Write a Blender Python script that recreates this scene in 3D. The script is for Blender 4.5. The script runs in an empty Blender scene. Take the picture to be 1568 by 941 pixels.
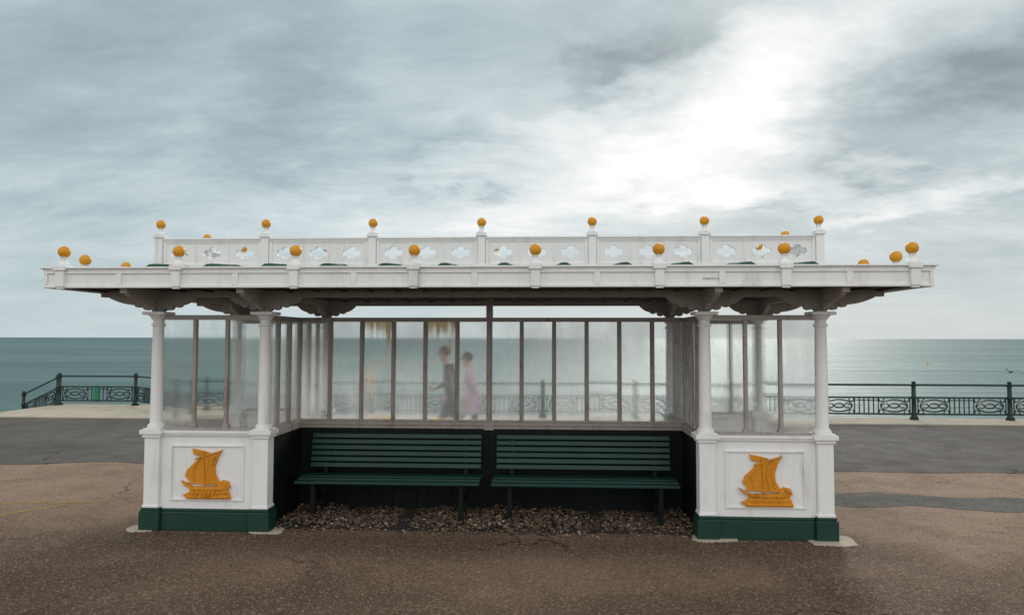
import bpy, bmesh, math, random
from mathutils import Vector, Matrix
random.seed(7)
R=math.radians
scene=bpy.context.scene
scene.view_settings.view_transform='Standard'
scene.view_settings.look='None'
scene.view_settings.exposure=0
# ------------------------------------------------------------------ node helpers
class NT:
    def __init__(s,nt): s.nt=nt; s.N=nt.nodes; s.L=nt.links
    def n(s,t,**k):
        x=s.N.new(t)
        for a,b in k.items(): setattr(x,a,b)
        return x
    def put(s,sock,v):
        if v is None: return
        if isinstance(v,bpy.types.NodeSocket): s.L.new(v,sock)
        else:
            if isinstance(v,(tuple,list)) and len(v)==3 and sock.type=='RGBA': v=(*v,1)
            sock.default_value=v
    def m(s,op,a,b=None,c=None,clamp=False):
        x=s.n('ShaderNodeMath',operation=op); x.use_clamp=clamp
        s.put(x.inputs[0],a); s.put(x.inputs[1],b); s.put(x.inputs[2],c)
        return x.outputs[0]
    def mix(s,f,a,b,bt='MIX'):
        x=s.n('ShaderNodeMix',data_type='RGBA',blend_type=bt)
        s.put(x.inputs[0],f); s.put(x.inputs[6],a); s.put(x.inputs[7],b)
        return x.outputs[2]
    def mapr(s,v,a,b,c=0.0,d=1.0,smooth=True):
        x=s.n('ShaderNodeMapRange'); 
        if smooth: x.interpolation_type='SMOOTHSTEP'
        s.put(x.inputs[0],v)
        for i,q in enumerate((a,b,c,d)): s.put(x.inputs[i+1],q)
        return x.outputs[0]
    def noise(s,vec,scale,detail=4,rough=.5,dist=0.0,col=False):
        x=s.n('ShaderNodeTexNoise'); s.put(x.inputs['Vector'],vec)
        x.inputs['Scale'].default_value=scale; x.inputs['Detail'].default_value=detail
        x.inputs['Roughness'].default_value=rough; x.inputs['Distortion'].default_value=dist
        return x.outputs['Color' if col else 'Fac']
    def vor(s,vec,scale,out='Distance',feature='F1'):
        x=s.n('ShaderNodeTexVoronoi',feature=feature); s.put(x.inputs['Vector'],vec)
        x.inputs['Scale'].default_value=scale
        return x.outputs[out]
    def mapping(s,vec,loc=(0,0,0),rot=(0,0,0),sc=(1,1,1)):
        x=s.n('ShaderNodeMapping'); s.put(x.inputs[0],vec)
        x.inputs[1].default_value=loc; x.inputs[2].default_value=rot; x.inputs[3].default_value=sc
        return x.outputs[0]
    def ramp(s,f,stops):
        x=s.n('ShaderNodeValToRGB'); s.put(x.inputs[0],f)
        e=x.color_ramp.elements
        while len(e)<len(stops): e.new(.5)
        for q,(p,c) in zip(e,stops):
            q.position=p; q.color=(*c,1)
        return x.outputs[0]
    def bump(s,h,strength,dist):
        x=s.n('ShaderNodeBump'); s.put(x.inputs['Height'],h)
        x.inputs['Strength'].default_value=strength; x.inputs['Distance'].default_value=dist
        return x.outputs[0]
def newmat(name):
    m=bpy.data.materials.new(name); m.use_nodes=True
    t=NT(m.node_tree); b=m.node_tree.nodes['Principled BSDF']
    geo=t.n('ShaderNodeNewGeometry')
    return m,t,b,geo.outputs['Position']
def paint(name,col,dirt,amt=.5,rough=.45,streak=True,sc=1.0,spec=.4,rust=0):
    m,t,b,P=newmat(name)
    v=t.mapping(P,sc=(9*sc,9*sc,1.6*sc)) if streak else P
    n1=t.noise(v,1.0 if streak else 4*sc,4,.65)
    n2=t.noise(P,2.3*sc,3,.6)
    f=t.m('MULTIPLY',t.mapr(n1,.45,.75),t.mapr(n2,.35,.7))
    n3=t.noise(P,60*sc,2,.6)
    f=t.m('ADD',t.m('MULTIPLY',f,amt),t.m('MULTIPLY',t.mapr(n3,.62,.72),amt*.35),clamp=True)
    c=t.mix(f,col,dirt)
    if rust:
        n4=t.noise(t.mapping(P,loc=(2,5,1),sc=(26,26,4)),1.0,4,.7)
        rf=t.m('MULTIPLY',t.mapr(n4,.66,.74),t.mapr(n2,.50,.66))
        c=t.mix(t.m('MULTIPLY',rf,rust),c,(.30,.15,.06))
    t.put(b.inputs['Base Color'],c)
    t.put(b.inputs['Roughness'],t.m('ADD',rough,t.m('MULTIPLY',n2,.2)))
    b.inputs['Specular IOR Level'].default_value=spec
    t.put(b.inputs['Normal'],t.bump(t.m('ADD',n3,t.m('MULTIPLY',n1,.6)),.25,.004))
    return m
M={}
M['white']=paint('white_paint',(.79,.79,.775),(.42,.38,.32),.55,rust=.6)
M['frame']=paint('shaded_weathered_frame_paint',(.33,.30,.27),(.15,.09,.05),.95,.6,sc=1.6,rust=.8)  # weathered white paint, with the shade under the roof put into its colour
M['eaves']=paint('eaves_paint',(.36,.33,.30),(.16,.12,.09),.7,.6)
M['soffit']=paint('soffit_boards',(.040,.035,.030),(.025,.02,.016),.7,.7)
M['green']=paint('dark_green_paint',(.006,.038,.027),(.03,.038,.028),.45,.38)
M['bench']=paint('bench_green_paint',(.006,.042,.034),(.02,.03,.025),.4,.35,streak=False)
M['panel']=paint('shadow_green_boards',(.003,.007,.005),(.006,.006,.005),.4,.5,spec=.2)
M['roofgreen']=paint('roof_green',(.015,.07,.045),(.06,.06,.05),.5,.6)
M['yellow']=paint('golden_yellow_paint',(.68,.29,.010),(.30,.14,.02),.5,.4,streak=False)
M['ship']=paint('ship_golden_paint',(.64,.25,.008),(.20,.075,.01),.85,.5,streak=False,sc=3)
M['rail']=paint('railing_green_paint',(.006,.024,.019),(.05,.035,.02),.4,.4,streak=False)
M['concrete']=paint('pale_concrete',(.46,.40,.31),(.2,.17,.13),.7,.85,streak=False,sc=.7)
M['lead']=paint('roof_lead',(.30,.31,.31),(.16,.16,.15),.6,.6,streak=False)
M['skin']=paint('skin',(.45,.27,.2),(.4,.22,.16),.2,.5,streak=False)
M['jacket']=paint('navy_jacket_cloth',(.012,.016,.028),(.01,.012,.02),.3,.9,streak=False,spec=.1)
M['pink']=paint('lilac_coat_cloth',(.40,.26,.36),(.3,.2,.27),.3,.85,streak=False)
M['jeans']=paint('denim_cloth',(.03,.05,.10),(.02,.03,.06),.3,.85,streak=False)
M['hair']=paint('hair',(.03,.024,.02),(.02,.015,.012),.3,.6,streak=False)
M['gull']=paint('bird_feathers',(.05,.05,.055),(.3,.3,.3),.3,.6,streak=False)
M['signgreen']=paint('sign_green',(.01,.18,.085),(.02,.1,.05),.3,.4,streak=False)
M['ink']=paint('marker_ink',(.16,.16,.165),(.3,.3,.3),.6,.6,streak=False)
# glass
def glassmat(name,haze,seed,rust):
    m,t,b,P=newmat(name)
    t.N.remove(b)
    n=t.noise(t.mapping(P,loc=(seed,0,0),sc=(2.2,2.2,1.2)),1.3,4,.6)
    g=t.noise(t.mapping(P,loc=(seed,0,0),sc=(14,14,2.0)),1,4,.6)
    f=t.m('ADD',t.m('MULTIPLY',t.mapr(n,.3,.7),.26),haze,clamp=True)
    tr=t.n('ShaderNodeBsdfTransparent'); tr.inputs[0].default_value=(.97,.99,.985,1)
    rf=t.n('ShaderNodeBsdfRefraction'); rf.inputs['Color'].default_value=(.98,.99,.985,1)
    rf.inputs['Roughness'].default_value=.24; rf.inputs['IOR'].default_value=1.06
    tl=t.n('ShaderNodeBsdfTranslucent'); tl.inputs[0].default_value=(.98,.98,.96,1)
    df=t.n('ShaderNodeBsdfDiffuse'); df.inputs[0].default_value=(.72,.72,.69,1)
    a=t.n('ShaderNodeMixShader'); a.inputs[0].default_value=.60; t.L.new(tr.outputs[0],a.inputs[1]); t.L.new(rf.outputs[0],a.inputs[2])
    h=t.n('ShaderNodeMixShader'); h.inputs[0].default_value=.08; t.L.new(tl.outputs[0],h.inputs[1]); t.L.new(df.outputs[0],h.inputs[2])
    c=t.n('ShaderNodeMixShader'); t.put(c.inputs[0],f); t.L.new(a.outputs[0],c.inputs[1]); t.L.new(h.outputs[0],c.inputs[2])
    z=t.n('ShaderNodeSeparateXYZ'); t.put(z.inputs[0],P)
    st=t.m('MULTIPLY',t.mapr(g,.60,.76),.20)
    sp=t.m('MULTIPLY',t.mapr(t.noise(P,70,2,.6),.68,.73),.55)
    st=t.m('MAXIMUM',st,sp)
    edge=t.m('MULTIPLY',t.mapr(t.m('SUBTRACT',z.outputs[2],t.m('MULTIPLY',g,.10)),.87,.82),.45)
    st=t.m('MAXIMUM',st,edge)
    if rust:
        top=t.mapr(t.m('ADD',z.outputs[2],t.m('MULTIPLY',g,.6)),1.93,2.16)
        side=t.m('MULTIPLY',t.mapr(g,.50,.62),t.mapr(n,.45,.6))
        st=t.m('MAXIMUM',st,t.m('MAXIMUM',t.m('MULTIPLY',top,.9),t.m('MULTIPLY',side,.35)))
    ru=t.n('ShaderNodeBsdfTranslucent'); ru.inputs[0].default_value=(.95,.60,.16,1) if rust else (.60,.54,.42,1)
    d=t.n('ShaderNodeMixShader'); t.put(d.inputs[0],st); t.L.new(c.outputs[0],d.inputs[1]); t.L.new(ru.outputs[0],d.inputs[2])
    t.L.new(d.outputs[0],t.N['Material Output'].inputs[0])
    return m
M['glass']=glassmat('hazy_pane_a',.15,0.0,False)
M['glass2']=glassmat('hazy_pane_b',.24,5.3,False)
M['glass3']=glassmat('hazy_pane_c',.10,9.1,False)
M['glass4']=glassmat('rust_stained_pane',.18,2.1,True)
# ------------------------------------------------------------------ mesh builder
class MB:
    def __init__(s): s.v=[]; s.f=[]
    def add(s,vs,fs):
        o=len(s.v); s.v+= [tuple(q) for q in vs]; s.f+=[tuple(i+o for i in f) for f in fs]
    def box(s,x0,x1,y0,y1,z0,z1):
        s.add([(x0,y0,z0),(x1,y0,z0),(x1,y1,z0),(x0,y1,z0),(x0,y0,z1),(x1,y0,z1),(x1,y1,z1),(x0,y1,z1)],
              [(0,3,2,1),(4,5,6,7),(0,1,5,4),(1,2,6,5),(2,3,7,6),(3,0,4,7)])
    def cbox(s,x,y,z0,z1,wx,wy=None):
        wy=wy or wx; s.box(x-wx/2,x+wx/2,y-wy/2,y+wy/2,z0,z1)
    def lathe(s,x,y,prof,n=16):
        vs=[];fs=[]
        for r,z in prof:
            for i in range(n):
                a=2*math.pi*i/n; vs.append((x+r*math.cos(a),y+r*math.sin(a),z))
        for j in range(len(prof)-1):
            for i in range(n):
                k=(i+1)%n; fs.append((j*n+i,j*n+k,(j+1)*n+k,(j+1)*n+i))
        fs.append(tuple(range(n-1,-1,-1))); fs.append(tuple((len(prof)-1)*n+i for i in range(n)))
        s.add(vs,fs)
    def ball(s,x,y,z,r,n=18,m=12):
        s.lathe(x,y,[(max(r*math.sin(math.pi*j/m),1e-4),z-r*math.cos(math.pi*j/m)) for j in range(m+1)],n)
    def tube(s,pts,r,n=6,closed=False):
        pts=[Vector(p) for p in pts]; N=len(pts); vs=[];fs=[]
        rr=r if isinstance(r,(list,tuple)) else [r]*N
        for i,p in enumerate(pts):
            a=pts[(i-1)%N] if (closed or i>0) else p
            b=pts[(i+1)%N] if (closed or i<N-1) else p
            d=(b-a).normalized()
            ref=Vector((0,1,0)) if abs(d.y)<.9 else Vector((1,0,0))
            u=d.cross(ref).normalized(); w=d.cross(u).normalized()
            for k in range(n):
                q=2*math.pi*k/n; vs.append(p+rr[i]*(math.cos(q)*u+math.sin(q)*w))
        for i in range(N if closed else N-1):
            j=(i+1)%N
            for k in range(n):
                l=(k+1)%n; fs.append((i*n+k,i*n+l,j*n+l,j*n+k))
        if not closed:
            fs.append(tuple(range(n-1,-1,-1))); fs.append(tuple((N-1)*n+k for k in range(n)))
        s.add(vs,fs)
    def prism(s,poly,mapf,d0,d1):
        n=len(poly)
        s.add([mapf(a,b,d0) for a,b in poly]+[mapf(a,b,d1) for a,b in poly],
              [tuple(range(n)),tuple(range(2*n-1,n-1,-1))]+[(i,i+n,(i+1)%n+n,(i+1)%n) for i in range(n)])
    def obj(s,name,mat,parent=None,bevel=0,smooth=False,loc=None):
        me=bpy.data.meshes.new(name); me.from_pydata(s.v,[],s.f)
        bm=bmesh.new(); bm.from_mesh(me); bmesh.ops.recalc_face_normals(bm,faces=bm.faces); bm.to_mesh(me); bm.free()
        o=bpy.data.objects.new(name,me); scene.collection.objects.link(o)
        for mm in (mat if isinstance(mat,list) else [mat]): me.materials.append(mm)
        if parent: o.parent=parent
        if smooth:
            for p in me.polygons: p.use_smooth=True
            bm=bmesh.new(); bm.from_mesh(me)
            for e in bm.edges:
                if len(e.link_faces)==2 and e.calc_face_angle(0)>R(38): e.smooth=False
            bm.to_mesh(me); bm.free()
        if bevel:
            b=o.modifiers.new('bevel','BEVEL'); b.width=bevel; b.segments=2; b.limit_method='ANGLE'; b.angle_limit=R(50)
        return o
def empty(name,loc=(0,0,0)):
    e=bpy.data.objects.new(name,None); scene.collection.objects.link(e); e.location=loc; return e
def quatrefoil(cx,cy,n=56):
    L=[(.050,0,.031),(-.050,0,.031),(0,.024,.034),(0,-.024,.034)]
    out=[]
    for i in range(n):
        t=2*math.pi*i/n; dx,dy=math.cos(t),math.sin(t); best=0.030
        for a,b,r in L:
            k=a*dx+b*dy; disc=k*k-(a*a+b*b-r*r)
            if disc>=0: best=max(best,k+math.sqrt(disc))
        out.append((cx+dx*best,cy+dy*best))
    return out
def pierced(width,height,centres,thick):
    cu=bpy.data.curves.new('t','CURVE'); cu.dimensions='2D'; cu.fill_mode='BOTH'; cu.extrude=thick/2
    def sp(pts):
        q=cu.splines.new('POLY'); q.points.add(len(pts)-1)
        for p,c in zip(q.points,pts): p.co=(c[0],c[1],0,1)
        q.use_cyclic_u=True
    sp([(0,0),(width,0),(width,height),(0,height)])
    for c in centres: sp(quatrefoil(c,height*.50))
    o=bpy.data.objects.new('t',cu); scene.collection.objects.link(o)
    dg=bpy.context.evaluated_depsgraph_get()
    me=bpy.data.meshes.new_from_object(o.evaluated_get(dg))
    vs=[tuple(v.co) for v in me.vertices]; fs=[tuple(p.vertices) for p in me.polygons]
    bpy.data.objects.remove(o); return vs,fs
# ------------------------------------------------------------------ SHELTER
S=.975; XO=3*S; XI=1.94; YD=.862
sh=empty('seafront_shelter')
cols=[(sx*x,sy*YD) for sx in (-1,1) for x in (XI,XO) for sy in (-1,1)]
g=MB()
for x,y in cols: g.cbox(x,y,0,.175,.185); g.cbox(x,y,.175,.20,.165)
for sx in (-1,1):
    for sy in (-1,1):
        a,b=sorted((sx*(XI+.0926),sx*(XO-.0926)))
        g.box(a,b,sy*YD-.06,sy*YD+.06,0,.165)
        g.box(a,b,sy*YD-.045,sy*YD+.045,.165,.188)
g.obj('plinth',M['green'],sh,.006)
w=MB()
for x,y in cols:
    w.cbox(x,y,.20,.815,.135)
    w.cbox(x,y,.20,.225,.15)
    w.cbox(x,y,.815,.845,.165); w.cbox(x,y,.845,.885,.20); w.cbox(x,y,.885,.897,.16)
w.obj('piers',M['white'],sh,.005)
w=MB()
for x,y in cols:
    w.lathe(x,y,[(.072,.897),(.075,.91),(.068,.925),(.056,.935),(.054,.95),(.053,1.2),(.051,1.5),(.047,1.80),(.058,1.803),(.060,1.815),(.056,1.825),(.047,1.83),(.047,1.855),(.06,1.87),(.078,1.895),(.082,1.902)],20)
w.obj('columns',M['white'],sh,0,True)
w=MB()
for x,y in cols: w.cbox(x,y,1.902,1.93,.20)
w.obj('abaci',M['white'],sh,.005)
w=MB()
for sx in (-1,1):
    for sy in (-1,1):
        a,b=sorted((sx*(XI+.0677),sx*(XO-.0677)))
        w.box(a,b,sy*YD-.03,sy*YD+.03,.188,.83)
        w.box(a-.0,b+.0,sy*YD-.05,sy*YD+.05,.83,.85)
        w.box(a,b,sy*YD-.062,sy*YD+.062,.85,.876)
        y0,y1=(sy*YD+sy*.03,sy*YD+sy*.044)
        y0,y1=min(y0,y1),max(y0,y1)
        fa,fb=a+.09,b-.09; z0,z1=.26,.75; t_=.018
        for q in ((fa,fb,z0,z0+t_),(fa,fb,z1-t_,z1),(fa,fa+t_,z0+t_,z1-t_),(fb-t_,fb,z0+t_,z1-t_)):
            w.box(q[0],q[1],y0,y1,q[2],q[3])
w.obj('dado_panels',M['white'],sh,.004)
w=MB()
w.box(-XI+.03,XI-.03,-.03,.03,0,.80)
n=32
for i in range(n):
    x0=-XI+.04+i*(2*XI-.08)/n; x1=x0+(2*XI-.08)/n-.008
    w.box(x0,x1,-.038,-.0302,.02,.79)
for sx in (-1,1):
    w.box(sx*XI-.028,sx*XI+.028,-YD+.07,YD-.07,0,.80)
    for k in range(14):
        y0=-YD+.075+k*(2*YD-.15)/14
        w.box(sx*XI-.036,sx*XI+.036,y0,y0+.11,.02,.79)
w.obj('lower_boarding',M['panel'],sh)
fr=MB(); fd=MB(); gl=[MB(),MB(),MB(),MB()]
ZT=1.86; ZB=.885
def gq(k,p,q,y_or_x,axis,z0=.87,z1=1.865,n4=False):
    if axis=='x': vs=[(p,y_or_x,z0),(q,y_or_x,z0),(q,y_or_x,z1),(p,y_or_x,z1)]
    else: vs=[(y_or_x,p,z0),(y_or_x,q,z0),(y_or_x,q,z1),(y_or_x,p,z1)]
    gl[3 if n4 else k%3].add(vs,[(0,1,2,3)])
for sx in (-1,1):
    for sy in (-1,1):
        a,b=sorted((sx*(XI+.05),sx*(XO-.05)))
        y=sy*YD
        fr.box(a,b,y-.026,y+.026,ZT,ZT+.042)
        fr.box(a,b,y-.022,y+.022,.876,.90)
        for k in range(1,3):
            x=a+(b-a)*k/3; fr.box(x-.016,x+.016,y-.02,y+.02,.90,ZT); fr.box(x-.026,x+.026,y-.0225,y+.0225,.90,.93)
        for k in range(3): gq(2 if k==1 else 0,a+(b-a)*k/3,a+(b-a)*(k+1)/3,y+.004,'x')
fd.box(-XI,XI,-.03,.03,ZT+.003,ZT+.045)
fd.box(-XI,XI,-.045,.045,.80,.835); fd.box(-XI,XI,-.06,.06,.835,.865); fd.box(-XI,XI,-.028,.028,.865,.885)
for k in range(0,13):
    x=-XI+2*XI*k/12
    if k in (0,12): continue
    hw=.028 if k==6 else .020
    fd.box(x-hw,x+hw,-.024,.024,.885,ZT+.003)
    fd.box(x-hw*.4,x+hw*.4,-.036,-.0242,.885,ZT+.003)
    if k==6: fd.box(x-.032,x+.032,-.032,.032,ZT+.045,2.10); fd.box(x-.05,x+.05,-.062,.062,.79,.87)
for k in range(12): gq((k*7+k//3)%3,-XI+2*XI*k/12,-XI+2*XI*(k+1)/12,0.003,'x',n4=k in (2,4))
for sx in (-1,1):
    x=sx*XI
    fd.box(x-.03,x+.03,-YD+.05,YD-.05,ZT+.001,ZT+.0435)
    fd.box(x-.05,x+.05,-YD+.1,YD-.1,.802,.868); fd.box(x-.026,x+.026,-YD+.05,YD-.05,.868,.888)
    for k in range(1,6):
        y=-YD+2*YD*k/6
        hw=.03 if k==3 else .017
        fd.box(x-.024,x+.024,y-hw,y+hw,.888,ZT+.001)
    for k in range(6): gq(k+1,-YD+2*YD*k/6,-YD+2*YD*(k+1)/6,x+.002,'y')
fr.obj('wing_glazing_frames',M['frame'],sh,.003)
fd.obj('screen_glazing_frames',M['frame'],sh,.003)
for k,nm in enumerate(('glass','glass2','glass3','glass4')): gl[k].obj('panes_%s'%'abcd'[k],M[nm],sh)
w=MB()
for x,y in cols: w.cbox(x,y,1.93,2.06,.085)
for sy in (-1,1): w.box(-3.45,3.45,sy*YD-.035,sy*YD+.035,2.062,2.118)
for sx in (-1,1):
    for x in (XI,XO):
        for (y0,y1) in ((-1.4,-YD-.0352),(-YD+.0352,YD-.0352),(YD+.0352,1.4)):
            w.box(sx*x-.03,sx*x+.03,y0,y1,2.066,2.119)
def brprof(L):
    P=[(0,0.0),(.020,-.004),(.035,.006)]
    for cx,cz,r in ((.075,.040,.042),(.155,.062,.040)):
        for i in range(8):
            a=math.pi+math.pi*i/7*.86
            P.append((cx+r*math.cos(a),cz+r*math.sin(a)*.95))
    bx,bz=P[-1]
    for i in range(1,9):
        t=i/8
        P.append((bx+(L-bx)*t, bz+ (.108-bz)*t-.012*math.sin(math.pi*t)))
    P+= [(L,.125),(0,.125)]
    return P
for x,y in cols:
    for dx,dy in ((1,0),(-1,0),(0,1),(0,-1)):
        L=.30
        if dy*y>0: L=.46
        if dx*x>0 and abs(x)>2.5: L=.42
        z0=1.945
        pr=brprof(L)
        if dx: mf=lambda a,b,d,dx=dx,x=x,y=y: (x+dx*(.03+a),y+d,z0+b)
        else: mf=lambda a,b,d,dy=dy,x=x,y=y: (x+d,y+dy*(.03+a),z0+b)
        w.prism(pr,mf,-.022,.022)
w.obj('brackets_and_beams',M['eaves'],sh,.003)
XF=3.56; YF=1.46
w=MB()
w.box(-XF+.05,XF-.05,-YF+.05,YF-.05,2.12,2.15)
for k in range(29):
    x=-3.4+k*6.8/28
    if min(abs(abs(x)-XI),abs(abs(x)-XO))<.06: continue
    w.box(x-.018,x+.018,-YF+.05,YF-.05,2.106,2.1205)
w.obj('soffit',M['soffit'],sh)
w=MB()
def fas(axis,sgn):
    if axis=='x':
        L=XF; D=YF; f=lambda p,q,d0,d1,z0,z1: w.box(p,q,min(sgn*d0,sgn*d1),max(sgn*d0,sgn*d1),z0,z1)
    else:
        L=YF; D=XF; f=lambda p,q,d0,d1,z0,z1: w.box(min(sgn*d0,sgn*d1),max(sgn*d0,sgn*d1),p,q,z0,z1)
    e=0 if axis=='x' else .0405
    f(-L+e,L-e,D-.04,D,2.105,2.245)
    f(-L-.012+ (0 if axis=='x' else .0525),L+.012-(0 if axis=='x' else .0525),D-.05,D+.012,2.2451,2.262)
    f(-L-.03+(0 if axis=='x' else .0905),L+.03-(0 if axis=='x' else .0905),D-.06,D+.03,2.2622,2.276)
    f(-L+e,L-e,D+.0003,D+.012,2.105,2.128)
    f(-L+e,L-e,D+.0003,D+.012,2.222,2.245)
    xs=[-3.5*S+i*S/2 for i in range(15)] if axis=='x' else [-1.3+i*2.6/6 for i in range(7)]
    for x in xs: f(x-.024,x+.024,D+.0003,D+.012,2.128,2.222)
    f(-L+e,-L+e+.03,D+.0003,D+.0115,2.128,2.222); f(L-e-.03,L-e,D+.0003,D+.0115,2.128,2.222)
for a in ('x','y'):
    for s_ in (-1,1): fas(a,s_)
YB=1.42
low=[]
for i in range(8):
    x=-3.5*S+i*S
    for sy in (-1,1): low.append((x,sy*YB,0,sy,0))
for sx in (-1,1):
    for y in (-YB+.27,-YB+.86,YB-.86,YB-.27): low.append((sx*3.43,y,sx,0,-.035))
pb=MB(); fb=MB(); yb=MB()
for x,y,dx,dy,dz in low:
    if dy:
        Y=dy*YF
        pb.box(x-.036,x+.036,min(Y,Y+dy*.034),max(Y,Y+dy*.034),2.112,2.2449)
        pb.box(x-.03,x+.03,min(Y,Y+dy*.026),max(Y,Y+dy*.026),2.095,2.112)
        pb.box(x-.05,x+.05,min(Y-dy*.08,Y+dy*.045),max(Y-dy*.08,Y+dy*.045),2.2455,2.288)
    else:
        pb.box(x-.045,x+.045,y-.045,y+.045,2.276,2.285)
    yb_=y+ (dy*.02)
    fb.lathe(x,yb_,[(.05,2.286+dz),(.052,2.298+dz),(.040,2.310+dz),(.026,2.322+dz),(.02,2.338+dz),(.024,2.352+dz),(.03,2.358+dz),(.02,2.364+dz)],14)
    yb.ball(x,yb_,2.405+dz,.048)
pb.obj('fascia_pedestals',M['white'],sh,.004)
w.obj('fascia',M['white'],sh,.003)
tx=bpy.data.curves.new('fascia_scribble','FONT'); tx.body='memory'; tx.size=.038; tx.extrude=.0004; tx.shear=.2
to=bpy.data.objects.new('fascia_scribble',tx); scene.collection.objects.link(to); to.parent=sh
to.rotation_euler=(R(90),0,0); to.location=(1.80,-YF-.0008,2.16); tx.materials.append(M['ink'])
w=MB()
zi,zo=2.325,2.262
o=[(-XF+.02,-YF+.02),(XF-.02,-YF+.02),(XF-.02,YF-.02),(-XF+.02,YF-.02)]
i_=[(-XO,-YD),(XO,-YD),(XO,YD),(-XO,YD)]
w.add([(x,y,zo) for x,y in o]+[(x,y,zi) for x,y in i_],[(0,1,5,4),(1,2,6,5),(2,3,7,6),(3,0,4,7),(4,5,6,7)])
w.obj('roof_covering',M['lead'],sh)
w=MB()
for k in range(-6,7):
    xx=k*S/2+.02+S*.22
    if abs(xx)>3: continue
    for sy in (-1,1):
        w.add([(xx-.085,sy*1.40,2.266),(xx+.085,sy*1.40,2.266),(xx+.015,sy*1.38,2.312),(xx-.03,sy*1.38,2.309),
               (xx-.085,sy*.9,2.325),(xx+.085,sy*.9,2.325),(xx+.015,sy*.9,2.352),(xx-.03,sy*.9,2.350)],
              [(0,1,2,3),(4,5,6,7),(0,1,5,4),(1,2,6,5),(2,3,7,6),(3,0,4,7)])
w.obj('roof_rolls',M['roofgreen'],sh)
pp=MB(); pm=MB()
def bay(p0,p1,axis,c):
    W=p1-p0-.07; H=.205
    cs=[W/2-.30*(W/.905),W/2,W/2+.30*(W/.905)]
    vs,fs=pierced(W,H,cs,.024)
    if axis=='x': pp.add([(p0+.035+a,c+d,2.355+b) for a,b,d in vs],fs)
    else: pp.add([(c+d,p0+.035+a,2.355+b) for a,b,d in vs],fs)
    def f(a,b,h,z0,z1):
        if axis=='x': pm.box(a,b,c-h,c+h,z0,z1)
        else: pm.box(c-h,c+h,a,b,z0,z1)
    f(p0+.035,p1-.035,.030,2.325,2.3545)
    f(p0+.035,p1-.035,.024,2.5605,2.578)
    f(p0+.035,p1-.035,.034,2.5782,2.594)
    for q in (p0+.037,p1-.065): f(q,q+.028,.022,2.355,2.560)
    for cc in (W/2-.15*(W/.905),W/2+.15*(W/.905)):
        f(p0+.035+cc-.007,p0+.035+cc+.007,.018,2.372,2.545)
    f(p0+.066,p1-.066,.0175,2.3552,2.370); f(p0+.066,p1-.066,.0175,2.546,2.5603)
for i in range(6):
    for sy in (-1,1): bay(-XO+i*S,-XO+(i+1)*S,'x',sy*YD)
for sx in (-1,1):
    bay(-YD,0,'y',sx*XO); bay(0,YD,'y',sx*XO)
ups=[(-XO+i*S,sy*YD) for i in range(7) for sy in (-1,1)]+[(-XO,0),(XO,0)]
for x,y in ups:
    pm.cbox(x,y,2.30,2.598,.069); pm.cbox(x,y,2.30,2.345,.085); pm.cbox(x,y,2.598,2.622,.094)
    fb.lathe(x,y,[(.046,2.622),(.048,2.632),(.034,2.642),(.022,2.652),(.018,2.668),(.022,2.680),(.027,2.685),(.018,2.69)],14)
    yb.ball(x,y,2.724,.041)
pp.obj('pierced_parapet',M['white'],sh)
pm.obj('parapet_posts_and_rails',M['white'],sh,.003)
fb.obj('finial_stems',M['white'],sh,0,True)
yb.obj('finial_balls',M['yellow'],sh,0,True)
# ship reliefs
def px(p): return ((p[0]-327)/160,1.7-(p[1]-517)/169.4+.002)
sail=[(315,699),(322,694),(333,695),(349,685),(343,697),(339,710),(340,722),(347,735),(330,737),(305,734),(296,724),(299,715),(307,707)]
penn=[(306,684),(322,687),(332,690),(322,694),(311,694),(307,690)]
hull=[(291,731),(300,736),(307,740),(344,739),(344,734),(351,730),(359,732),(362,740),(357,743),(360,748),(363,758),(301,758),(294,752),(303,748),(305,743),(297,739)]
for sx in (-1,1):
    sm=MB(); cx=sx*(XO+XI)/2
    for sy in (-1,1):
        def mf(a,b,d,cx=cx,sy=sy): return (cx-sy*a,sy*(YD+.03+d),b)
        for poly,tt in ((sail,.022),(penn,.018),(hull,.032)):
            sm.prism([px(q) for q in poly],mf,0,tt)
        def strip(pts,d,r):
            sm.tube([mf(px(p)[0],px(p)[1],d) for p in pts],r,6)
        strip([(322,688),(325,740)],.028,.011)
        strip([(317,697),(308,716),(311,736)],.024,.008); strip([(331,696),(328,715),(333,736)],.024,.008)
        strip([(340,693),(334,712),(340,735)],.024,.008)
        strip([(311,699),(348,687)],.024,.009); strip([(300,734),(346,736)],.024,.008)
        strip([(304,743),(346,743),(358,742)],.034,.007); strip([(304,749),(360,749)],.034,.006); strip([(300,755),(362,755)],.034,.008)
        for k in range(7): strip([(312+k*6,743),(307+k*6,757)],.038,.005)
        strip([(352,733),(358,737),(354,741)],.034,.006)
    sm.obj('ship_relief_'+('west' if sx<0 else 'east'),M['ship'],sh,.003)
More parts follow.
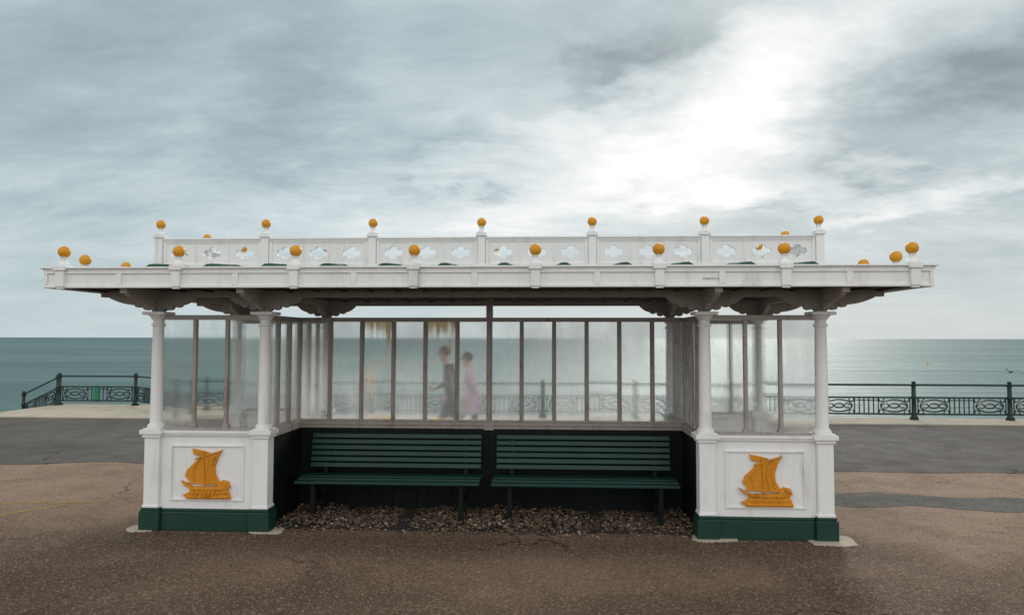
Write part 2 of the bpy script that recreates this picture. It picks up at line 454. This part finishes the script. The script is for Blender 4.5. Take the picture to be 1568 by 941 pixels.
# ------------------------------------------------------------------ benches
def bench(x0,x1):
    b=empty('slatted_bench',((x0+x1)/2,-.3,0))
    hw=(x1-x0)/2
    s=MB()
    for k,(y,z) in enumerate(((-.535+.3,.372),(-.45+.3,.388),(-.365+.3,.392),(-.28+.3,.388),(-.20+.3,.380))):
        s.box(-hw,hw,y-.035,y+.035,z-.026,z)
    s.obj('seat',M['bench'],b,.006)
    s=MB()
    for k in range(6):
        z=.435+k*.0555; y=.3-.165+k*.011
        s.add([( -hw+.02,y-.014,z),(hw-.02,y-.014,z),(hw-.02,y+.014,z),(-hw+.02,y+.014,z),(-hw+.02,y-.004,z+.042),(hw-.02,y-.004,z+.042),(hw-.02,y+.022,z+.042),(-hw+.02,y+.022,z+.042)],
              [(0,3,2,1),(4,5,6,7),(0,1,5,4),(1,2,6,5),(2,3,7,6),(3,0,4,7)])
    s.obj('backrest',M['bench'],b,.005)
    for k,q in enumerate((-hw+.17,hw-.17)):
        l=MB()
        l.box(q-.022,q+.022,-.245,-.19,0,.345); l.box(q-.022,q+.022,.06,.11,0,.345)
        l.box(q-.0218,q+.0218,-.25,.13,.325,.346)
        l.box(q-.02,q+.02,.02-.2,.06,.16,.20)
        l.prism([(.115,.33),(.16,.33),(.215,.76),(.185,.76)],lambda a,bb,d,q=q:(q+d,a+.012,bb),-.02,.02)
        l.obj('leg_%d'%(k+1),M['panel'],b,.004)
bench(-1.77,-.045); bench(.065,1.78)
# ------------------------------------------------------------------ shingle bed
mp,t,b,P=newmat('shingle_pebbles')
geo=t.n('ShaderNodeNewGeometry')
c=t.ramp(geo.outputs['Random Per Island'],[(0,(.025,.017,.012)),(.35,(.07,.045,.028)),(.65,(.14,.090,.054)),(.9,(.23,.16,.10)),(1,(.42,.37,.30))])
t.put(b.inputs['Base Color'],c); b.inputs['Roughness'].default_value=.75
ico=bmesh.new(); bmesh.ops.create_icosphere(ico,subdivisions=1,radius=1)
IV=[v.co.copy() for v in ico.verts]; IF=[tuple(v.index for v in f.verts) for f in ico.faces]; ico.free()
def pebble(mb,x,y,z,r):
    sx,sy,sz=r*random.uniform(.8,1.5),r*random.uniform(.7,1.1),r*random.uniform(.45,.8)
    m=Matrix.Rotation(random.uniform(0,6.3),3,'Z')@Matrix.Rotation(random.uniform(-.4,.4),3,'X')
    mb.add([Vector((x,y,z))+m@Vector((v.x*sx*random.uniform(.85,1.15),v.y*sy,v.z*sz)) for v in IV],IF)
p=MB()
for i in range(5600):
    x=random.uniform(-XI+.06,XI-.06); y=random.uniform(-YD-.04+.05*math.sin(x*5),-.03)
    d=min(1,(y+YD+.1)/.35); 
    if random.random()>d+.12: continue
    hz=(.034+.018*math.sin(x*3+1)+.012*math.sin(x*11))*d
    pebble(p,x,y,max(.004,hz*random.uniform(.4,1.1)),random.uniform(.006,.020))
for i in range(1500):
    x=random.choice((-1,1))*random.uniform(XI-.15,XO+.1); y=-YD-.1-abs(random.gauss(0,.05))
    if random.random()<.5: continue
    pebble(p,x,y,.004,random.uniform(.004,.009))
p.obj('shingle_bed',mp,smooth=True)
p=MB()
for i in range(1100):
    y=random.uniform(-5.2,3) if i%2 else -1.0-abs(random.gauss(0,.4))
    x=random.uniform(-6,6) if i%2 else random.uniform(-3.2,3.2)
    pebble(p,x,y,.004,random.uniform(.0025,.007))
p.obj('stray_pebbles',mp,smooth=True)
w=MB(); w.box(-XI+.04,XI-.04,-YD+.06,-.0385,.002,.012); 
ms,t,b,P=newmat('damp_soil'); b.inputs['Roughness'].default_value=.9
t.put(b.inputs['Base Color'],t.mix(t.noise(P,30,5,.6),(.010,.008,.007),(.03,.022,.017)))
w.obj('soil_bed',ms)
for (x0,x1,y0,y1) in ((XO-.16,XO+.24,-YD-.21,-YD+.12),(-XO-.22,-XO+.05,-YD-.13,-YD+.1),(XI-.14,XI+.25,-YD-.15,-YD+.1),(-XI-.1,-XI+.2,-YD-.14,-YD+.1)):
    w=MB(); n=18; cx,cy=(x0+x1)/2,(y0+y1)/2
    poly=[]
    for i in range(n):
        a=2*math.pi*i/n; k=random.uniform(.88,1.08)
        ca,sa=math.cos(a),math.sin(a); q=1/max(abs(ca),abs(sa))**.6
        poly.append((cx+(x1-x0)/2*ca*k*q,cy+(y1-y0)/2*sa*k*q))
    w.prism(poly,lambda a,b,d:(a,b,d),-.01,.011)
    w.obj('concrete_pad',M['concrete'],None,.003)
# ------------------------------------------------------------------ ground materials
def asphalt(name,c0,c1,c2,zone=False,speck=.5):
    m,t,b,P=newmat(name)
    sep=t.n('ShaderNodeSeparateXYZ'); t.put(sep.inputs[0],P)
    big=t.noise(P,.35,5,.6,.4); med=t.noise(P,2.2,5,.62); fine=t.noise(P,55,3,.7)
    vn=t.n('ShaderNodeTexVoronoi'); t.put(vn.inputs['Vector'],P); vn.inputs['Scale'].default_value=85
    vcol=vn.outputs['Color']; vd=vn.outputs['Distance']
    vs=t.n('ShaderNodeSeparateColor'); t.put(vs.inputs[0],vcol)
    c=t.mix(t.mapr(big,.3,.7),c0,c1)
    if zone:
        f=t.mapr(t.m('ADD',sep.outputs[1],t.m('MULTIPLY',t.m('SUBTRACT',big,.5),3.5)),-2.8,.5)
        c=t.mix(f,c,c2)  # paler worn ground further back, grazing sheen painted into its colour
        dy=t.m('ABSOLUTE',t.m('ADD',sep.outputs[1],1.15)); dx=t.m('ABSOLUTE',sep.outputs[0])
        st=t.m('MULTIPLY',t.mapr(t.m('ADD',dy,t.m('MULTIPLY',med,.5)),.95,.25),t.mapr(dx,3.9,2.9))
        c=t.mix(t.m('MULTIPLY',st,.6),c,(.036,.024,.017))  # shade in front of the shelter, painted into the ground colour
    c=t.mix(t.m('MULTIPLY',t.mapr(med,.35,.75),.45),c,t.mix(.5,c,(.022,.018,.014)))
    stn=t.noise(t.mapping(P,loc=(4,9,0)),.9,4,.55,1.2)
    c=t.mix(t.m('MULTIPLY',t.mapr(stn,.54,.68),.28),c,t.mix(.6,c,(.022,.018,.015)))
    c=t.mix(t.m('MULTIPLY',t.mapr(fine,.3,.75),.5),c,t.mix(.6,c,(.017,.013,.011)))
    c=t.mix(t.m('MULTIPLY',t.mapr(vs.outputs[0],.72,.95),speck),c,t.mix(.5,c,(.46,.33,.23)))
    c=t.mix(t.m('MULTIPLY',t.mapr(vs.outputs[1],.8,.95),.5),c,(.02,.016,.013))
    vw=t.n('ShaderNodeTexVoronoi'); t.put(vw.inputs['Vector'],P); vw.inputs['Scale'].default_value=23
    w2=t.n('ShaderNodeSeparateColor'); t.put(w2.inputs[0],vw.outputs['Color'])
    dot=t.m('MULTIPLY',t.mapr(vw.outputs['Distance'],.16,.11),t.mapr(w2.outputs[0],.93,.95))
    c=t.mix(t.m('MULTIPLY',dot,.7),c,(.5,.45,.38))
    wv=t.n('ShaderNodeVectorMath',operation='ADD'); t.put(wv.inputs[0],P)
    nz=t.n('ShaderNodeVectorMath',operation='SCALE'); t.put(nz.inputs[0],t.noise(P,1.5,5,.6,col=True)); nz.inputs[3].default_value=.9
    t.L.new(nz.outputs[0],wv.inputs[1])
    ck=t.vor(wv.outputs[0],.33,'Distance','DISTANCE_TO_EDGE')
    cf=t.m('MULTIPLY',t.mapr(ck,.006,.001),t.mapr(t.noise(P,.5,2,.5),.46,.6))
    c=t.mix(t.m('MULTIPLY',cf,.8),c,(.012,.01,.009))
    t.put(b.inputs['Base Color'],c)
    t.put(b.inputs['Roughness'],t.mapr(med,.3,.7,.78,.92))
    b.inputs['Specular IOR Level'].default_value=.2
    h=t.m('ADD',t.m('MULTIPLY',vd,-1.0),t.m('MULTIPLY',fine,.8))
    t.put(b.inputs['Normal'],t.bump(h,.9,.008))
    return m
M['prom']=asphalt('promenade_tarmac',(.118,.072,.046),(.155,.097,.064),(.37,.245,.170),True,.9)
M['asph']=asphalt('grey_asphalt',(.120,.107,.096),(.160,.145,.132),(.1,.1,.1),False,.35)
M['patch']=asphalt('asphalt_repair',(.125,.116,.108),(.16,.150,.140),(.1,.1,.1),False,.4)
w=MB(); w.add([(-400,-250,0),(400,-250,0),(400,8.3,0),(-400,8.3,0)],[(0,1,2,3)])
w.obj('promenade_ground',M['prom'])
w=MB(); vs=[];n=240
for i in range(n+1):
    x=-40+80*i/n; y=2.25+.035*math.sin(x*2.1)+.03*math.sin(x*5.3+1)+(.18*math.sin((x+11)*1.2) if x<-5.2 else 0)
    vs+=[(x,y,.004),(x,7.28,.004)]
w.add(vs,[(2*i,2*i+2,2*i+3,2*i+1) for i in range(n)])
w.add([(-400,2.25,.004),(-40.0,2.25,.004),(-40.0,7.28,.004),(-400,7.28,.004)],[(0,1,2,3)])
w.add([(40.0,2.25,.004),(400,2.25,.004),(400,7.28,.004),(40.0,7.28,.004)],[(0,1,2,3)])
w.obj('asphalt_path',M['asph'])
w=MB(); base=[(3.25,.45),(3.7,.3),(4.3,.42),(5.0,.2),(5.8,.2),(6.6,.05),(8,-.1),(8,.35),(6.9,.55),(6.2,.6),(5.5,.85),(4.9,.8),(4.2,1.05),(3.4,.8)]
pts=[]
for i,(x,y) in enumerate(base):
    X2,Y2=base[(i+1)%len(base)]
    for k in range(6):
        f=k/6; pts.append((x+(X2-x)*f+random.uniform(-.02,.02),y+(Y2-y)*f+random.uniform(-.025,.025)))
w.add([(x,y,.003) for x,y in pts],[tuple(range(len(pts)))]); w.obj('asphalt_patch',M['patch'])
ml,t,b,P=newmat('worn_yellow_line'); 
t.N.remove(b)
d=t.n('ShaderNodeBsdfDiffuse'); d.inputs[0].default_value=(.44,.31,.07,1); tr=t.n('ShaderNodeBsdfTransparent'); mx=t.n('ShaderNodeMixShader')
t.put(mx.inputs[0],t.m('MULTIPLY',t.mapr(t.noise(P,14,6,.75),.46,.56),.7)); t.L.new(tr.outputs[0],mx.inputs[1]); t.L.new(d.outputs[0],mx.inputs[2]); t.L.new(mx.outputs[0],t.N['Material Output'].inputs[0])
w=MB(); w.add([(-8,-.52,.004),(-3.95,.05,.004),(-3.97,.13,.004),(-8,-.42,.004)],[(0,1,2,3)])
w.add([(-4.6,-.55,.006),(-4.25,-.08,.006),(-4.33,-.08,.006),(-4.72,-.55,.006)],[(0,1,2,3)])
w.obj('worn_road_marking',ml)
mg,t,b,P=newmat('lawn_grass'); t.put(b.inputs['Base Color'],t.mix(t.noise(P,3,6,.7),(.03,.06,.015),(.07,.10,.03)))
w=MB(); w.add([(-400,-250,.01),(400,-250,.01),(400,-18,.01),(-400,-18,.01)],[(0,1,2,3)]); w.obj('lawn',mg)
w=MB()
w.box(-400,-13.2,7.28,8.3,-.3,.03); w.box(-13.2,-11.65,7.28,8.05,-.3,.03)
w.box(-11.65,-7.2,7.28,10.05,-.3,.032); w.box(-7.2,400,7.28,8.3,-.3,.03)
w.obj('promenade_edge_kerb',M['concrete'],None,.01)
w=MB()
w.box(-400,400,7.9,8.25,-4,-.31); w.box(-11.6,-7.3,8.1,10,-4,-.305)
for k in range(8): w.box(-13.15+.0,-11.66,8.06+k*.3,8.36+k*.3,-4,-.16-.16*k)
w.obj('sea_wall',M['concrete'])
mbch,t,b,P=newmat('beach_shingle')
t.put(b.inputs['Base Color'],t.mix(t.noise(P,6,8,.8),(.12,.085,.055),(.32,.25,.18))); b.inputs['Roughness'].default_value=.9
w=MB(); w.add([(-600,8.2,-1.6),(600,8.2,-1.6),(600,16,-2.1),(-600,16,-2.1),(600,33,-3.5),(-600,33,-3.5)],[(0,1,2,3),(3,2,4,5)]); w.obj('beach',mbch)
# sea
msea,t,b,P=newmat('sea_water')
sep=t.n('ShaderNodeSeparateXYZ'); t.put(sep.inputs[0],P)
dist=sep.outputs[1]
n1=t.noise(t.mapping(P,rot=(0,0,.12),sc=(.25,1,1)),.9,5,.62,.3); n2=t.noise(t.mapping(P,rot=(0,0,-.1),sc=(.2,1,1)),.10,4,.6); n3=t.noise(t.mapping(P,sc=(.15,1,1)),.012,3,.6)
big=t.m('ADD',t.m('MULTIPLY',n3,.6),t.m('MULTIPLY',n2,.4))
c=t.mix(t.mapr(big,.38,.62),(.048,.108,.106),(.090,.175,.168))
far=t.mapr(dist,80,1500); c=t.mix(t.m('MULTIPLY',far,.6),c,(.038,.090,.098))
t.put(b.inputs['Base Color'],c); 
b.inputs['Roughness'].default_value=.58; b.inputs['Specular IOR Level'].default_value=1.0; b.inputs['IOR'].default_value=1.38
h=t.m('ADD',t.m('MULTIPLY',n1,.45),t.m('MULTIPLY',n2,2.0))
t.put(b.inputs['Normal'],t.bump(h,1.0,1.0))
w=MB(); w.add([(-40000,20,-3),(40000,20,-3),(40000,45000,-3),(-40000,45000,-3)],[(0,1,2,3)]); w.obj('sea',msea)
# ------------------------------------------------------------------ railings
def ell(cx,cz,a,b,n=22): return [(cx+a*math.cos(2*math.pi*i/n),cz+b*math.sin(2*math.pi*i/n)) for i in range(n)]
def railing(name,pts,bays):
    e=empty(name); w=MB(); ps=MB()
    posts=[]
    for (A,B),nb in zip(zip(pts[:-1],pts[1:]),bays):
        A=Vector(A);B=Vector(B)
        for k in range(nb):
            a=A+(B-A)*k/nb; c=A+(B-A)*(k+1)/nb; posts.append(a)
            d=(c-a); hor=Vector((d.x,d.y,0)); L=hor.length; u=hor/L; sl=d.z/L
            def T(x,z,a=a,u=u,sl=sl): return a+u*x+Vector((0,0,z+sl*x))
            w.tube([T(0,.715),T(L,.715)],.021,8)
            for z in (.455,.115): w.tube([T(0,z),T(L,z)],.0175,6)
            f=L/1.92; z0=.285
            for cx in (.40*f,L-.40*f):
                w.tube([T(*q) for q in ell(cx,z0,.27*f,.125)],.016,5,True)
                w.tube([T(*q) for q in ell(cx,z0,.10*f,.045,14)],.015,5,True)
                for s in (-1,1):
                    w.tube([T(cx+s*.10*f+s*.0,z0),T(cx+s*.15*f,z0+.05),T(cx+s*.21*f,z0+.03),T(cx+s*.25*f,z0)],.013,5)
                    w.tube([T(cx+s*.10*f,z0),T(cx+s*.15*f,z0-.05),T(cx+s*.21*f,z0-.03)],.013,5)
                    for r in (-1,1):
                        w.tube([T(cx+s*.31*f,z0+r*.155),T(cx+s*.29*f,z0+r*.08),T(cx+s*.22*f,z0+r*.10),T(cx+s*.2*f,z0+r*.15)],.013,5)
                w.tube([T(cx-.32*f,.115),T(cx-.32*f,.455)],.012,5); w.tube([T(cx+.32*f,.115),T(cx+.32*f,.455)],.012,5)
            m0=.40*f+.32*f; m1=L-m0
            for i in range(1,5): 
                x=m0+(m1-m0)*i/5; w.tube([T(x,.115),T(x,.455)],.013,5)
            w.tube([T(m0,.40),T(m1,.40)],.010,5)
    posts.append(Vector(pts[-1]))
    for q in posts:
        z=q.z
        ps.lathe(q.x,q.y,[(.085,z),(.085,z+.05),(.06,z+.07),(.05,z+.11),(.06,z+.13),(.046,z+.15),(.043,z+.42),(.058,z+.44),(.058,z+.47),(.043,z+.49),(.04,z+.68),(.058,z+.69),(.058,z+.735),(.035,z+.745),(.045,z+.765),(.035,z+.79),(.006,z+.80)],10)
    w.obj('rails_and_scrollwork',M['rail'],e); ps.obj('posts',M['rail'],e,0,True)
x0=8.15-1.92*8
railing('promenade_railing',[(-11.49,9.75,.03),(-9.55,9.75,.03),(x0,7.97,.03),(x0+1.92*17,7.97,.03)],[1,2,17])
railing('promenade_railing',[(-11.53,9.75,.0),(-12.75,10.2,-.46)],[1])
railing('promenade_railing',[(-13.3-1.92*6,7.97,.03),(-12.20,7.97,.03)],[6])
e=empty('notice_sign'); w=MB(); w.box(-10.60,-10.46,9.70,9.72,.16,.46); w.obj('plate',M['signgreen'],e,.004)
w=MB(); w.box(-10.545,-10.515,9.721,9.74,.12,.5); w.obj('bracket',M['rail'],e)
# ------------------------------------------------------------------ buoy, gull
e=empty('marker_buoy',(68.3,122,-3)); e.scale=(.6,.6,.6); w=MB()
w.lathe(0,0,[(.25,-.15),(.42,0),(.42,.22),(.2,.35),(.10,.75),(.09,.9)],14); w.obj('float',M['yellow'],e,0,True)
w=MB(); w.ball(0,0,1.0,.15); w.obj('topmark',M['yellow'],e,0,True)
def gull(loc,s):
    e=empty('seagull',loc); w=MB()
    w.tube([(-.24,0,0),(-.15,0,.01),(0,0,.02),(.14,0,.03),(.2,0,.045),(.25,0,.05),(.30,0,.04)],[.01,.04,.065,.05,.035,.035,.006],8)
    for sy in (-1,1):
        w.add([(.10,sy*.03,.03),(-.06,sy*.03,.03),(-.02,sy*.32,.14),(.10,sy*.30,.15),(-.10,sy*.66,.07),(-.03,sy*.62,.08)],[(0,1,2,3),(3,2,4,5)])
    w.add([(-.2,.03,.0),(-.2,-.03,.0),(-.36,-.07,.0),(-.36,.07,.0)],[(0,1,2,3)])
    o=w.obj('body',M['gull'],e,0,True); e.scale=(s,s,s); return e
gg=gull((13.30,13.0,.78),.5); gg.rotation_euler=(.2,0,.6)
# ------------------------------------------------------------------ people
def person(name,loc,H,rotz,top,legs,lean,woman=False):
    e=empty(name,loc); e.rotation_euler=(0,0,rotz)
    k=H/1.75
    J={'pel':(0,0,.93),'sp1':(.01+lean*.3,0,1.08),'chest':(.02+lean*.8,0,1.28),'neck':(.02+lean*1.3,0,1.45),'hd0':(.05+lean*1.6,0,1.53),'hd1':(.06+lean*1.7,0,1.63),'hd2':(.05+lean*1.7,0,1.70),
       'hipL':(.0,.09,.90),'kneL':(.20,.10,.52),'ankL':(.14,.10,.09),'ballL':(.30,.11,.035),'hipR':(0,-.09,.90),'kneR':(-.03,-.10,.49),'ankR':(-.28,-.10,.14),'ballR':(-.17,-.11,.035),
       'shL':(.01+lean*1.1,.17,1.40),'elL':(-.10+lean,.22,1.14),'wrL':(.02+lean,.22,.92),'haL':(.06+lean,.215,.86),
       'shR':(.01+lean*1.1,-.17,1.40),'elR':(.04+lean,-.23,1.13),'wrR':(.24+lean,-.20,1.04),'haR':(.31+lean,-.195,1.03)}
    rad={'pel':.135,'sp1':.12,'chest':.135,'neck':.055,'hd0':.075,'hd1':.092,'hd2':.07,'hipL':.095,'kneL':.06,'ankL':.042,'ballL':.035,'hipR':.095,'kneR':.06,'ankR':.042,'ballR':.035,
       'shL':.062,'elL':.045,'wrL':.030,'haL':.034,'shR':.062,'elR':.045,'wrR':.030,'haR':.034}
    if woman: rad['pel']=.15; rad['shL']=rad['shR']=.055
    E=[('pel','sp1'),('sp1','chest'),('chest','neck'),('neck','hd0'),('hd0','hd1'),('hd1','hd2'),('pel','hipL'),('hipL','kneL'),('kneL','ankL'),('ankL','ballL'),('pel','hipR'),('hipR','kneR'),('kneR','ankR'),('ankR','ballR'),
       ('chest','shL'),('shL','elL'),('elL','wrL'),('wrL','haL'),('chest','shR'),('shR','elR'),('elR','wrR'),('wrR','haR')]
    nm=list(J); me=bpy.data.meshes.new('body'); me.from_pydata([tuple(c*k for c in J[q]) for q in nm],[(nm.index(a),nm.index(b)) for a,b in E],[])
    o=bpy.data.objects.new('body_tmp',me); scene.collection.objects.link(o)
    o.modifiers.new('s','SKIN'); 
    for i,q in enumerate(nm):
        r=rad[q]*k; me.skin_vertices[0].data[i].radius=(r,r*(1.15 if q in('chest','sp1','pel') else 1))
        me.skin_vertices[0].data[i].use_root=(q=='pel')
    sb=o.modifiers.new('u','SUBSURF'); sb.levels=2; sb.render_levels=2
    dg=bpy.context.evaluated_depsgraph_get(); m2=bpy.data.meshes.new_from_object(o.evaluated_get(dg)); bpy.data.objects.remove(o)
    m2.materials.clear()
    for mm in (M['skin'],top,legs,M['hair']): m2.materials.append(mm)
    wl=Vector(J['wrL'])*k; wr=Vector(J['wrR'])*k
    for p in m2.polygons:
        c=p.center; p.use_smooth=True
        if c.z>1.45*k: p.material_index=0
        elif (c-wl).length<.03*k or c.z<wl.z and abs(c.y)>.18*k and c.z>.8*k or (c.x>wr.x+.005 and c.z>.95*k and c.y<-.12*k): p.material_index=0
        elif c.z>(.70 if woman else .88)*k: p.material_index=1
        elif c.z<.08*k: p.material_index=3
        else: p.material_index=2
    b=bpy.data.objects.new('body',m2); scene.collection.objects.link(b); b.parent=e
    hd=Vector(J['hd1'])*k
    w=MB(); w.ball(0,0,0,1,16,10)
    w.v=[(hd.x-.018+v[0]*.098*k,hd.y+v[1]*.094*k,hd.z+.02*k+v[2]*.094*k) for v in w.v]
    w.f=[f for f in w.f if not (sum(w.v[i][0] for i in f)/len(f)>hd.x+.04*k and sum(w.v[i][2] for i in f)/len(f)<hd.z+.06*k) and (sum(w.v[i][2] for i in f)/len(f)>hd.z-(.12 if woman else .03)*k)]
    w.obj('hair',M['hair'],e,0,True)
    w=MB(); w.tube([hd+Vector((.08,0,.02))*k,hd+Vector((.115,0,-.02))*k,hd+Vector((.085,0,-.03))*k],[.008,.014,.01],6)
    for s in (-1,1):
        w.tube([hd+Vector((0,s*.088,-.03))*k,hd+Vector((-.01,s*.10,0))*k,hd+Vector((-.005,s*.092,.03))*k],[.008,.012,.009],6)
    w.tube([hd+Vector((.088,-.025,-.055))*k,hd+Vector((.095,0,-.056))*k,hd+Vector((.088,.025,-.055))*k],.006,5)
    w.obj('face_features',M['skin'],e,0,True)
    w=MB()
    for s in (-1,1): w.ball((hd.x+.088*k),s*.032*k,hd.z+.015*k,.009,8,6)
    w.obj('eyes',M['hair'],e,0,True)
    w=MB()
    for key,d in (('haL',Vector((.25,0,-1))),('haR',Vector((1,0,.05)))):
        c=Vector(J[key])*k; d.normalize(); side=(d.cross(Vector((0,1,0)))).normalized()
        curl=Vector((0,-1 if key=='haL' else 1,0))
        for i,l in enumerate((.060,.070,.066,.052)):
            o0=c+side*((i-1.5)*.017)+d*.01
            w.tube([o0,o0+d*l*.45+curl*.002,o0+d*l*.8+curl*.014,o0+d*l+curl*.026],[.009,.0085,.008,.006],6)
        o0=c-side*.024-d*.02
        w.tube([o0,o0+d*.025-side*.018+curl*.008,o0+d*.05-side*.018+curl*.016],[.010,.009,.007],6)
    w.obj('fingers',M['skin'],e,0,True)
    if woman:
        w=MB(); hp=Vector(J['pel'])*k
        w.lathe(hp.x,hp.y,[(.15*k,hp.z+.12*k),(.175*k,hp.z),(.20*k,hp.z-.2*k),(.215*k,hp.z-.30*k),(.19*k,hp.z-.30*k)],18); w.obj('coat_skirt',top,e,0,True)
person('walking_man',(-.82,3.45,.004),1.59,math.pi,M['jacket'],M['jeans'],.06)
person('walking_woman',(-.60,3.95,.004),1.49,math.pi-.15,M['pink'],M['jeans'],.02,True)
# ------------------------------------------------------------------ WORLD
wd=bpy.data.worlds.new('World'); scene.world=wd; wd.use_nodes=True
try:
    wd.cycles.sampling_method='MANUAL'; wd.cycles.sample_map_resolution=256
except Exception as ex: print(ex)
t=NT(wd.node_tree); bg=t.N['Background']
SUN_AZ=14.0; SUN_EL=24.0
sky=t.n('ShaderNodeTexSky'); sky.sky_type='NISHITA'; sky.sun_disc=False; sky.sun_elevation=R(SUN_EL); sky.sun_rotation=R(SUN_AZ)
tc=t.n('ShaderNodeTexCoord'); D=tc.outputs['Generated']
sp=t.n('ShaderNodeSeparateXYZ'); t.put(sp.inputs[0],D); X,Y,Z=sp.outputs
az=t.m('ARCTAN2',X,Y); el=t.m('ARCSINE',Z)
zz=t.m('ADD',t.m('MAXIMUM',Z,0.0),.20)
cb=t.n('ShaderNodeCombineXYZ'); t.put(cb.inputs[0],t.m('DIVIDE',X,zz)); t.put(cb.inputs[1],t.m('DIVIDE',Y,zz))
C=cb.outputs[0]
wob=t.noise(C,1.2,5,.65,col=True); ws=t.n('ShaderNodeSeparateColor'); t.put(ws.inputs[0],wob)
dx=t.m('MULTIPLY',t.m('SUBTRACT',ws.outputs[0],.5),.50); dz=t.m('MULTIPLY',t.m('SUBTRACT',ws.outputs[1],.5),.30)
azd=t.m('ADD',az,dx); eld=t.m('ADD',el,dz)
def pxdir(px_,py_):
    u=px_-784; a=math.atan(u/1070)-R(3); e_=math.atan((517-py_)/math.hypot(1070,u)); return a,e_
def blob(px_,py_,sx,sy,rot=0):
    a0,e0=pxdir(px_,py_); sa=sx/1070; se=sy/1070; c_,s_=math.cos(rot),math.sin(rot)
    A=t.m('SUBTRACT',azd,a0); E_=t.m('SUBTRACT',eld,e0)
    p=t.m('DIVIDE',t.m('ADD',t.m('MULTIPLY',A,c_),t.m('MULTIPLY',E_,s_)),sa)
    q=t.m('DIVIDE',t.m('SUBTRACT',t.m('MULTIPLY',E_,c_),t.m('MULTIPLY',A,s_)),se)
    return t.m('EXPONENT',t.m('MULTIPLY',t.m('ADD',t.m('MULTIPLY',p,p),t.m('MULTIPLY',q,q)),-1.0))
s1=t.noise(t.mapping(C,rot=(0,0,R(-38)),sc=(.75,1.25,1)),1.6,7,.64,.4)
s2=t.noise(t.mapping(C,loc=(3,7,0),rot=(0,0,R(-25)),sc=(.6,1.2,1)),5.0,5,.68,.5)
G=None
for (a,b_,sx,sy,ro,am) in (
    (1140,110,190,90,.45,.27),(960,225,330,80,.15,.27),(1100,250,260,50,.1,.12),(760,330,420,70,.05,.10),(1450,272,150,22,.0,.26),(1250,20,160,40,0,.12)):
    q=t.m('MULTIPLY',blob(a,b_,sx,sy,ro),am); G=q if G is None else t.m('ADD',G,q)
G=t.m('MULTIPLY',G,t.m('ADD',.45,t.m('MULTIPLY',s1,1.1)))
L=t.m('ADD',.590,t.m('MULTIPLY',t.mapr(el,.08,.42),-.08))
L=t.m('ADD',L,G)
for (a,b_,sx,sy,ro,am) in (
    (430,150,70,150,-.1,-.13),(120,90,260,140,.2,-.07),(950,88,150,24,.45,-.22),(1430,130,200,46,.15,-.30),
    (690,240,60,14,.1,-.12),(1180,292,130,11,.05,-.16),(1330,215,150,16,.1,-.14)):
    L=t.m('ADD',L,t.m('MULTIPLY',blob(a,b_,sx,sy,ro),am))
L=t.m('ADD',L,t.m('MULTIPLY',t.m('SUBTRACT',s1,.5),.50))
L=t.m('ADD',L,t.m('MULTIPLY',t.m('SUBTRACT',s2,.5),.22))
hz=t.mapr(el,.15,.0)
L=t.m('ADD',t.m('MULTIPLY',L,t.m('SUBTRACT',1.0,t.m('MULTIPLY',hz,.72))),t.m('MULTIPLY',hz,.45))
L=t.m('ADD',L,t.m('MULTIPLY',t.mapr(Y,.2,-.5),.42))
col=t.ramp(L,[(0.0,(.14,.185,.21)),(.28,(.26,.33,.365)),(.5,(.43,.53,.565)),(.72,(.69,.76,.775)),(.95,(.97,.975,.965)),(1,(1.0,1.0,.99))])
neut=t.mapr(az,-.35,.35)
hs=t.n('ShaderNodeHueSaturation'); t.put(hs.inputs['Saturation'],t.m('SUBTRACT',1.08,t.m('MULTIPLY',neut,.28))); t.put(hs.inputs['Color'],col)
ns=t.n('ShaderNodeVectorMath',operation='SCALE'); t.put(ns.inputs[0],sky.outputs[0]); ns.inputs[3].default_value=.10
cm=t.mix(.03,hs.outputs[0],ns.outputs[0])
gain=t.m('ADD',1.0,t.m('MULTIPLY',t.mapr(Y,.3,-.4),.32))
gn=t.n('ShaderNodeVectorMath',operation='SCALE'); t.put(gn.inputs[0],cm); t.put(gn.inputs[3],gain)
t.put(bg.inputs[0],gn.outputs[0]); bg.inputs[1].default_value=1.0
sl=bpy.data.lights.new('sun','SUN'); sl.energy=1.5; sl.angle=R(14); sl.color=(1,.965,.91)
so=bpy.data.objects.new('sun',sl); scene.collection.objects.link(so)
d=Vector((math.sin(R(SUN_AZ))*math.cos(R(SUN_EL)),math.cos(R(SUN_AZ))*math.cos(R(SUN_EL)),math.sin(R(SUN_EL))))
so.rotation_euler=d.to_track_quat('Z','Y').to_euler()
# ------------------------------------------------------------------ camera
cam=bpy.data.cameras.new('camera'); co=bpy.data.objects.new('camera',cam); scene.collection.objects.link(co)
cam.sensor_width=36; cam.lens=1070/1568*36; cam.clip_end=100000; cam.clip_start=.05
co.matrix_world=Matrix.Translation((.592,-7.0,1.70))@Matrix.Rotation(R(3.0),4,'Z')@Matrix.Rotation(R(92.51),4,'X')@Matrix.Rotation(R(.1),4,'Z')
scene.camera=co
